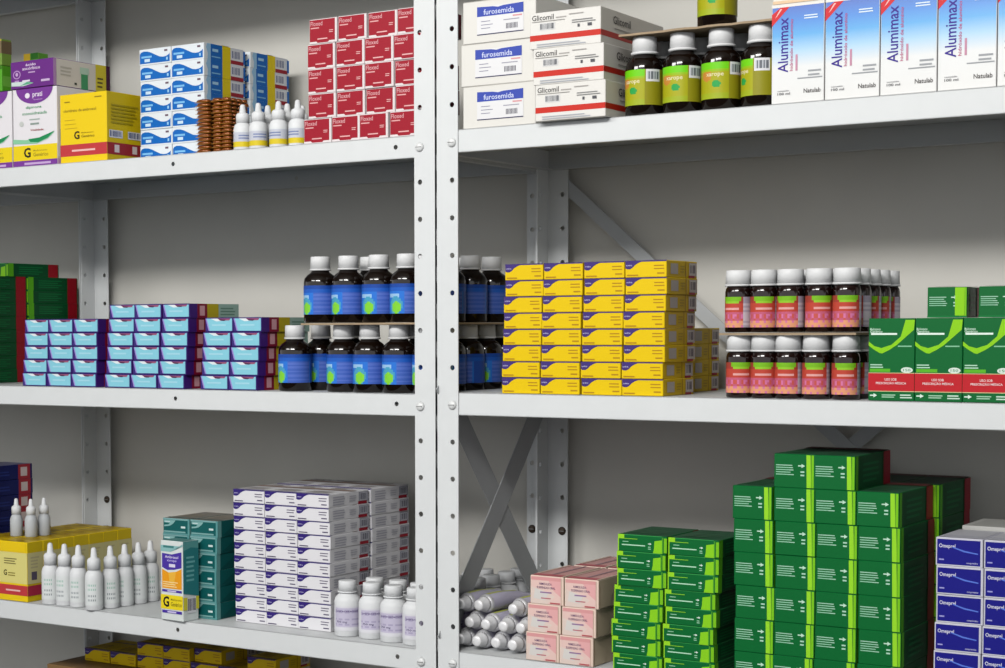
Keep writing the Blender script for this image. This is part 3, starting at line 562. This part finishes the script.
# ================================================================== MIDDLE SHELF, LEFT UNIT (A2)
stack(CYAN, 'A2', -793, 8, 53.4, 21.3, 3, 5, 'light blue box in left cyan stack', 'light blue boxes with purple sides', xo=[7, 6, 5, 2, 0], jit=.8)
stack(CYAN, 'A2', -612, 5, 54.4, 21.3, 3, 6, 'light blue box in middle cyan stack', 'light blue boxes with purple sides', xo=[12, 10, 8, 6, 5, 0], jit=.6)
stack(CYAN, 'A2', -419, 6, 53.8, 21.3, 2, 5, 'light blue box in right cyan stack', 'light blue boxes with purple sides', xo=[9, 6, 4, 2, 0], jit=.5)
low = [((-261, 30), -12, 'leftmost in front'), ((-250, 79), 6, 'second, pushed back'), ((-178, 34), -10, 'third in front'), ((-129.5, 30), 5, 'fourth in front'), ((-80, 30), 2, 'fifth in front'), ((-200, 84), 10, 'half hidden behind the third')]
for (x, y), a, nm in low: put(BB, 'A2', x, y, 0, a, 'dark bottle with blue label, lower tier, ' + nm, 'syrup bottle', 'blue labelled syrup bottles')
for k, (x, y) in enumerate(((-31, 32), (-31, 82), (-31, 132), (-31, 182), (-31, 232), (-80, 80), (-80, 130), (-80, 180), (-80, 230))):
    put(BB, 'A2', x, y, 0, random.uniform(-60, 60), 'dark blue-labelled bottle, lower tier beside the twin posts, ' + ['right column, front', 'right column, second', 'right column, third', 'right column, fourth', 'right column, back', 'next column, second', 'next column, third', 'next column, fourth', 'next column, back'][k], 'syrup bottle', 'blue labelled syrup bottles')
SH2 = sheet(226, 262, CARD, 5); put(SH2, 'A2', -232, 6, 94.6, 0, 'brown cardboard sheet between the two tiers of blue-labelled bottles', 'cardboard sheet')
for k, (x, y, a) in enumerate(((-216, 32, -12), (-167, 32, -8), (-115, 32, 5), (-66.5, 30, 2), (-166, 84, 20))):
    put(BB, 'A2', x, y, 97.6, a, 'dark bottle with blue label, upper tier, ' + ('leftmost', 'second from left', 'third from left', 'beside the post', 'half hidden behind second and third')[k], 'syrup bottle', 'blue labelled syrup bottles')
for k, (x, y) in enumerate(((-31, 82), (-31, 140), (-31, 199), (-82, 100), (-82, 152), (-82, 204))):
    put(BB, 'A2', x, y, 97.6, random.uniform(-60, 60), 'dark blue-labelled bottle, upper tier beside the twin posts, ' + ['right column, second', 'right column, third', 'right column, back', 'next column, second', 'next column, third', 'next column, back'][k], 'syrup bottle', 'blue labelled syrup bottles')
# unit further left, seen through the side of the left unit
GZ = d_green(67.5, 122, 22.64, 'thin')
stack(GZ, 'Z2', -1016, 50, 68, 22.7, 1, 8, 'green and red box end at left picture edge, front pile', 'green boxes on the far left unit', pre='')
stack(GZ, 'Z2', -1014, 174, 68, 22.7, 1, 8, 'green and red box end beside the grey rear post', 'green boxes on the far left unit')
put(GZ, 'Z2', -1015, 128, 181.6, 0, 'green and red box lying topmost over the far left green piles', 'medicine box', 'green boxes on the far left unit')
NAVZ = (lambda b: ('medicine_box', (b.r('R', .72, 0, .96, 1, '#a83440').r('R', .77, .2, .9, .8, '#d8c8c8').r('R', .96, 0, 1, 1, '#302c60').lines('R', .1, .3, .6, .7, 2, '#2c3c8c'), b.build('navy_red_box'))[1]))(Box(70, 118, 25.6, '#1c2464', T=M('#6c6c90')))
stack(NAVZ, 'Z3', -1018, 60, 70, 26, 1, 8, 'navy box with red and white end, far left lower shelf', 'navy boxes on the far left unit')

# ================================================================== MIDDLE SHELF, RIGHT UNIT (B2)
for c, x in enumerate((98, 156, 215, 273)):
    stack(YEL, 'B2', x, 8, 58, 21.2, 1, 8, 'yellow box in tall yellow stack, ' + colname(c, 4), 'yellow boxes with purple corners', xo=[4, 4, 3, 2, 1, 1, -1, 0], jit=.5)
stack(YEL, 'B2', 246, 152, 58, 21.2, 1, 4, 'yellow box in low pile behind tall yellow stack, right pile', 'yellow boxes with purple corners')
stack(YEL, 'B2', 187, 152, 58, 21.2, 1, 4, 'yellow box in low pile behind tall yellow stack, left pile', 'yellow boxes with purple corners')
colx = [(425, 458, 491, 526, 560), (427, 459, 489, 523, 560)]
for tier in (0, 1):
    for r in range(5):
        for c in range(5):
            if tier == 0 and r > 1 and c < 3: continue
            a = [[10, -4, -12, -6, -3], [-32, 2, -20, 14, 4]][tier][c] if r == 0 else random.uniform(-40, 40)
            put(PB, 'B2', colx[1-tier][c]-3+random.uniform(-.3, .3), 24+r*36+random.uniform(-.8, .8), 79.4*tier, a, 'dark bottle with pink label, %s tier, %s row, %s' % (('lower', 'upper')[tier], ('front', 'second', 'third', 'fourth', 'back')[r], ('leftmost', 'second from left', 'middle', 'second from right', 'rightmost')[c]), 'pill bottle', 'pink labelled bottles')
SH3 = sheet(170, 182, CARD, 8); put(SH3, 'B2', 406, 5, 76, 0, 'brown cardboard sheet between the two tiers of pink-labelled bottles', 'cardboard sheet')
for c in range(3): put(GUP, 'B2', 590.5+c*53.8, 4, 0, 0, 'upright green box with red band, ' + ('leftmost, beside the pink bottles', 'middle of three', 'rightmost, cut by the picture edge')[c], 'medicine box', 'upright green boxes with red bands')
GTOP = d_green(44, 58, 34.5, 'big')
put(GTOP, 'B2', 654, 16, 95.6, 3, 'small green box lying on the upright green boxes, left one', 'medicine box', 'green boxes lying on the upright ones')
put(GTOP, 'B2', 712, 14, 95.6, 1, 'small green box lying on the upright green boxes, at the right picture edge', 'medicine box', 'green boxes lying on the upright ones')

# ================================================================== LOWER SHELF, LEFT UNIT (A3)
for c, x in ((0, -850), (1, -917.8)):
    for r in range(7):
        lab = 'yellow carton with red band, ' + ('right' if c == 0 else 'left') + ' file on lower left shelf, ' + ('at the very front' if r == 0 else 'at the very back' if r == 6 else ORD[r] + ' from the front')
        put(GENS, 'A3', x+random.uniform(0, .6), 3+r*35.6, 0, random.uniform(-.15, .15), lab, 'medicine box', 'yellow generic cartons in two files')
for k, (x, y) in enumerate(((-746, 17), (-716.5, 19), (-687, 20), (-644, 10), (-637, 40), (-633, 69), (-630, 98), (-630, 127))):
    put(DB, 'A3', x, y, 0, random.uniform(-25, 25), 'white dropper bottle in the group of eight, ' + ('leftmost, touching the yellow cartons', 'second from left', 'third from left', 'fourth, nearest to the camera', 'fifth from left', 'sixth from left', 'seventh from left', 'rightmost, farthest back')[k], 'dropper bottle', 'white dropper bottles')
for k, (x, y, a) in enumerate(((-866, 60, 0), (-838, 66, 0), (-834, 92, 0))):
    put(DS2, 'A3', x, y, 97, a, 'small greyish dropper bottle on top of the yellow cartons, ' + ('left one', 'middle one', 'right one')[k], 'dropper bottle', 'dropper bottles on the yellow cartons')
put(TALL, 'A3', -494, -2, 0, -4, 'tall upright box with purple and orange panels and a black G, before the teal stack', 'medicine box')
stack(TEAL, 'A3', -524, 36, 54.4, 25, 2, 6, 'teal box in teal stack', 'teal medicine boxes', xo=[2, 1, 0, 0, 0, 0])
stack(VIO, 'A3', -388, 44, 59.2, 20, 3, 10, 'white box with violet corner, front', 'white boxes with violet corners', xo=[-1, -1, 0, 0, 0, 0, 0, 1, 1, 1], jit=.6)
stack(VIO, 'A3', -388, 151, 59.2, 20, 3, 10, 'white box with violet corner, rear', 'white boxes with violet corners', jit=.6)
wb = [(-177, 40), (-136, 42), (-95, 36), (-56, 34), (-160, 84), (-118, 82), (-78, 76)] + [(-30, 74), (-34, 116), (-32, 158), (-33, 200), (-31, 242), (-74, 122), (-74, 164), (-72, 206), (-72, 248), (-33, 282)]
wn = ['front row, leftmost', 'front row, second', 'front row, third', 'front row, at the post', 'second row, left', 'second row, middle', 'second row, right', 'right column, second', 'right column, third', 'right column, fourth', 'right column, fifth', 'right column, sixth', 'inner column, third', 'inner column, fourth', 'inner column, fifth', 'inner column, back', 'right column, back']
for k, (x, y) in enumerate(wb): put(WB, 'A3', x, y, 0, random.uniform(-14, 14), 'white plastic pill bottle beside the twin posts, ' + wn[k], 'pill bottle', 'white plastic pill bottles')

# ================================================================== LOWER SHELF, RIGHT UNIT (B3)
tub = [(13, 30), (41, 22), (69, 14), (97, 6), (124, 4)]
rows_t = [([22, 50, 78, 106], 13.2), ([36, 64, 92, 119], 37), ([22, 50, 106], 61)]
tn = ['bottom layer', 'middle layer', 'top layer']
for L_, (xs, z) in enumerate(rows_t):
    for k, x in enumerate(xs):
        o = put(TUBE, 'B3', x, 34+random.uniform(-5, 8)+L_*4, z, random.uniform(-2, 2), 'silver capped ointment tube, %s, %s' % (tn[L_], ('leftmost', 'second from left', 'second from right' if len(xs) > 3 else 'rightmost', 'rightmost')[k]), 'ointment tube', 'silver ointment tubes')
stack(PINK, 'B3', 136.5, 2, 51, 37.6, 2, 3, 'pink box in pink stack, front', 'pink medicine boxes', xo=[7, 3, 0], jit=.5)
stack(PINK, 'B3', 140, 116, 51, 37.6, 2, 3, 'pink box in pink stack, rear', 'pink medicine boxes', xo=[7, 3, 0], jit=.5)
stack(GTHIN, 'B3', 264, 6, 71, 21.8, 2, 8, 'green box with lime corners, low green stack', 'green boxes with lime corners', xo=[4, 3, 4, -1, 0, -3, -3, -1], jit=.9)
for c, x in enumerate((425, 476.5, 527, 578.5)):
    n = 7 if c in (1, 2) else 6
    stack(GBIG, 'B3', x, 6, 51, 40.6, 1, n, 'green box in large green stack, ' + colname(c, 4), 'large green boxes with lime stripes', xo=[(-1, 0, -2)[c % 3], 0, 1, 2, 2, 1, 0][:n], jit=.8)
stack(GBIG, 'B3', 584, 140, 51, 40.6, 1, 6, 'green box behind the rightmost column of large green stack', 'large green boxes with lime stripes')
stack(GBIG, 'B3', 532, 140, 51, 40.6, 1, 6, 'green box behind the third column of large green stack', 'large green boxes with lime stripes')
stack(NAVY, 'B3', 668.5, 8, 53.6, 32.6, 2, 6, 'navy box with white rim in navy stack', 'navy boxes with white rims', xo=[1, 2, 2, 0, 0, 0], jit=.5)
g = d_plain('carton', 80, 90, 200, '#c4c4c0', [('T', .1, .1, .9, .9, '#b4b4b0')]); put(g, 'B3', 672, 102, 0, 0, 'pale grey carton standing behind the navy boxes', 'carton')

# ================================================================== LOWEST VISIBLE SHELF (A4)
g = d_plain('carton', 470, 190, 226, '#8a6c48', [('F', 0, .49, 1, .51, '#9c8460')]); put(g, 'A4', -850, 110, 0, 0, 'brown shipping carton under the yellow boxes on the lowest visible shelf', 'carton')
YD = YEL
for k, (x, y, z) in enumerate(((-818, 168, 226.5), (-759, 168, 226.5), (-700, 170, 226.5), (-700, 170, 247.7), (-641, 168, 226.5), (-641, 168, 247.7), (-582, 168, 226.5), (-582, 178, 247.7), (-523, 168, 226.5), (-464, 168, 226.5), (-464, 168, 247.7))):
    put(YD, 'A4', x, y, z, 0, 'yellow box on the lowest visible shelf, %s' % ['at the far left', 'second pile', 'third pile, lower', 'third pile, upper', 'fourth pile, lower', 'fourth pile, upper', 'fifth pile, lower', 'fifth pile, upper', 'sixth pile', 'seventh pile, lower', 'seventh pile, upper'][k], 'medicine box', 'yellow boxes on the lowest visible shelf')
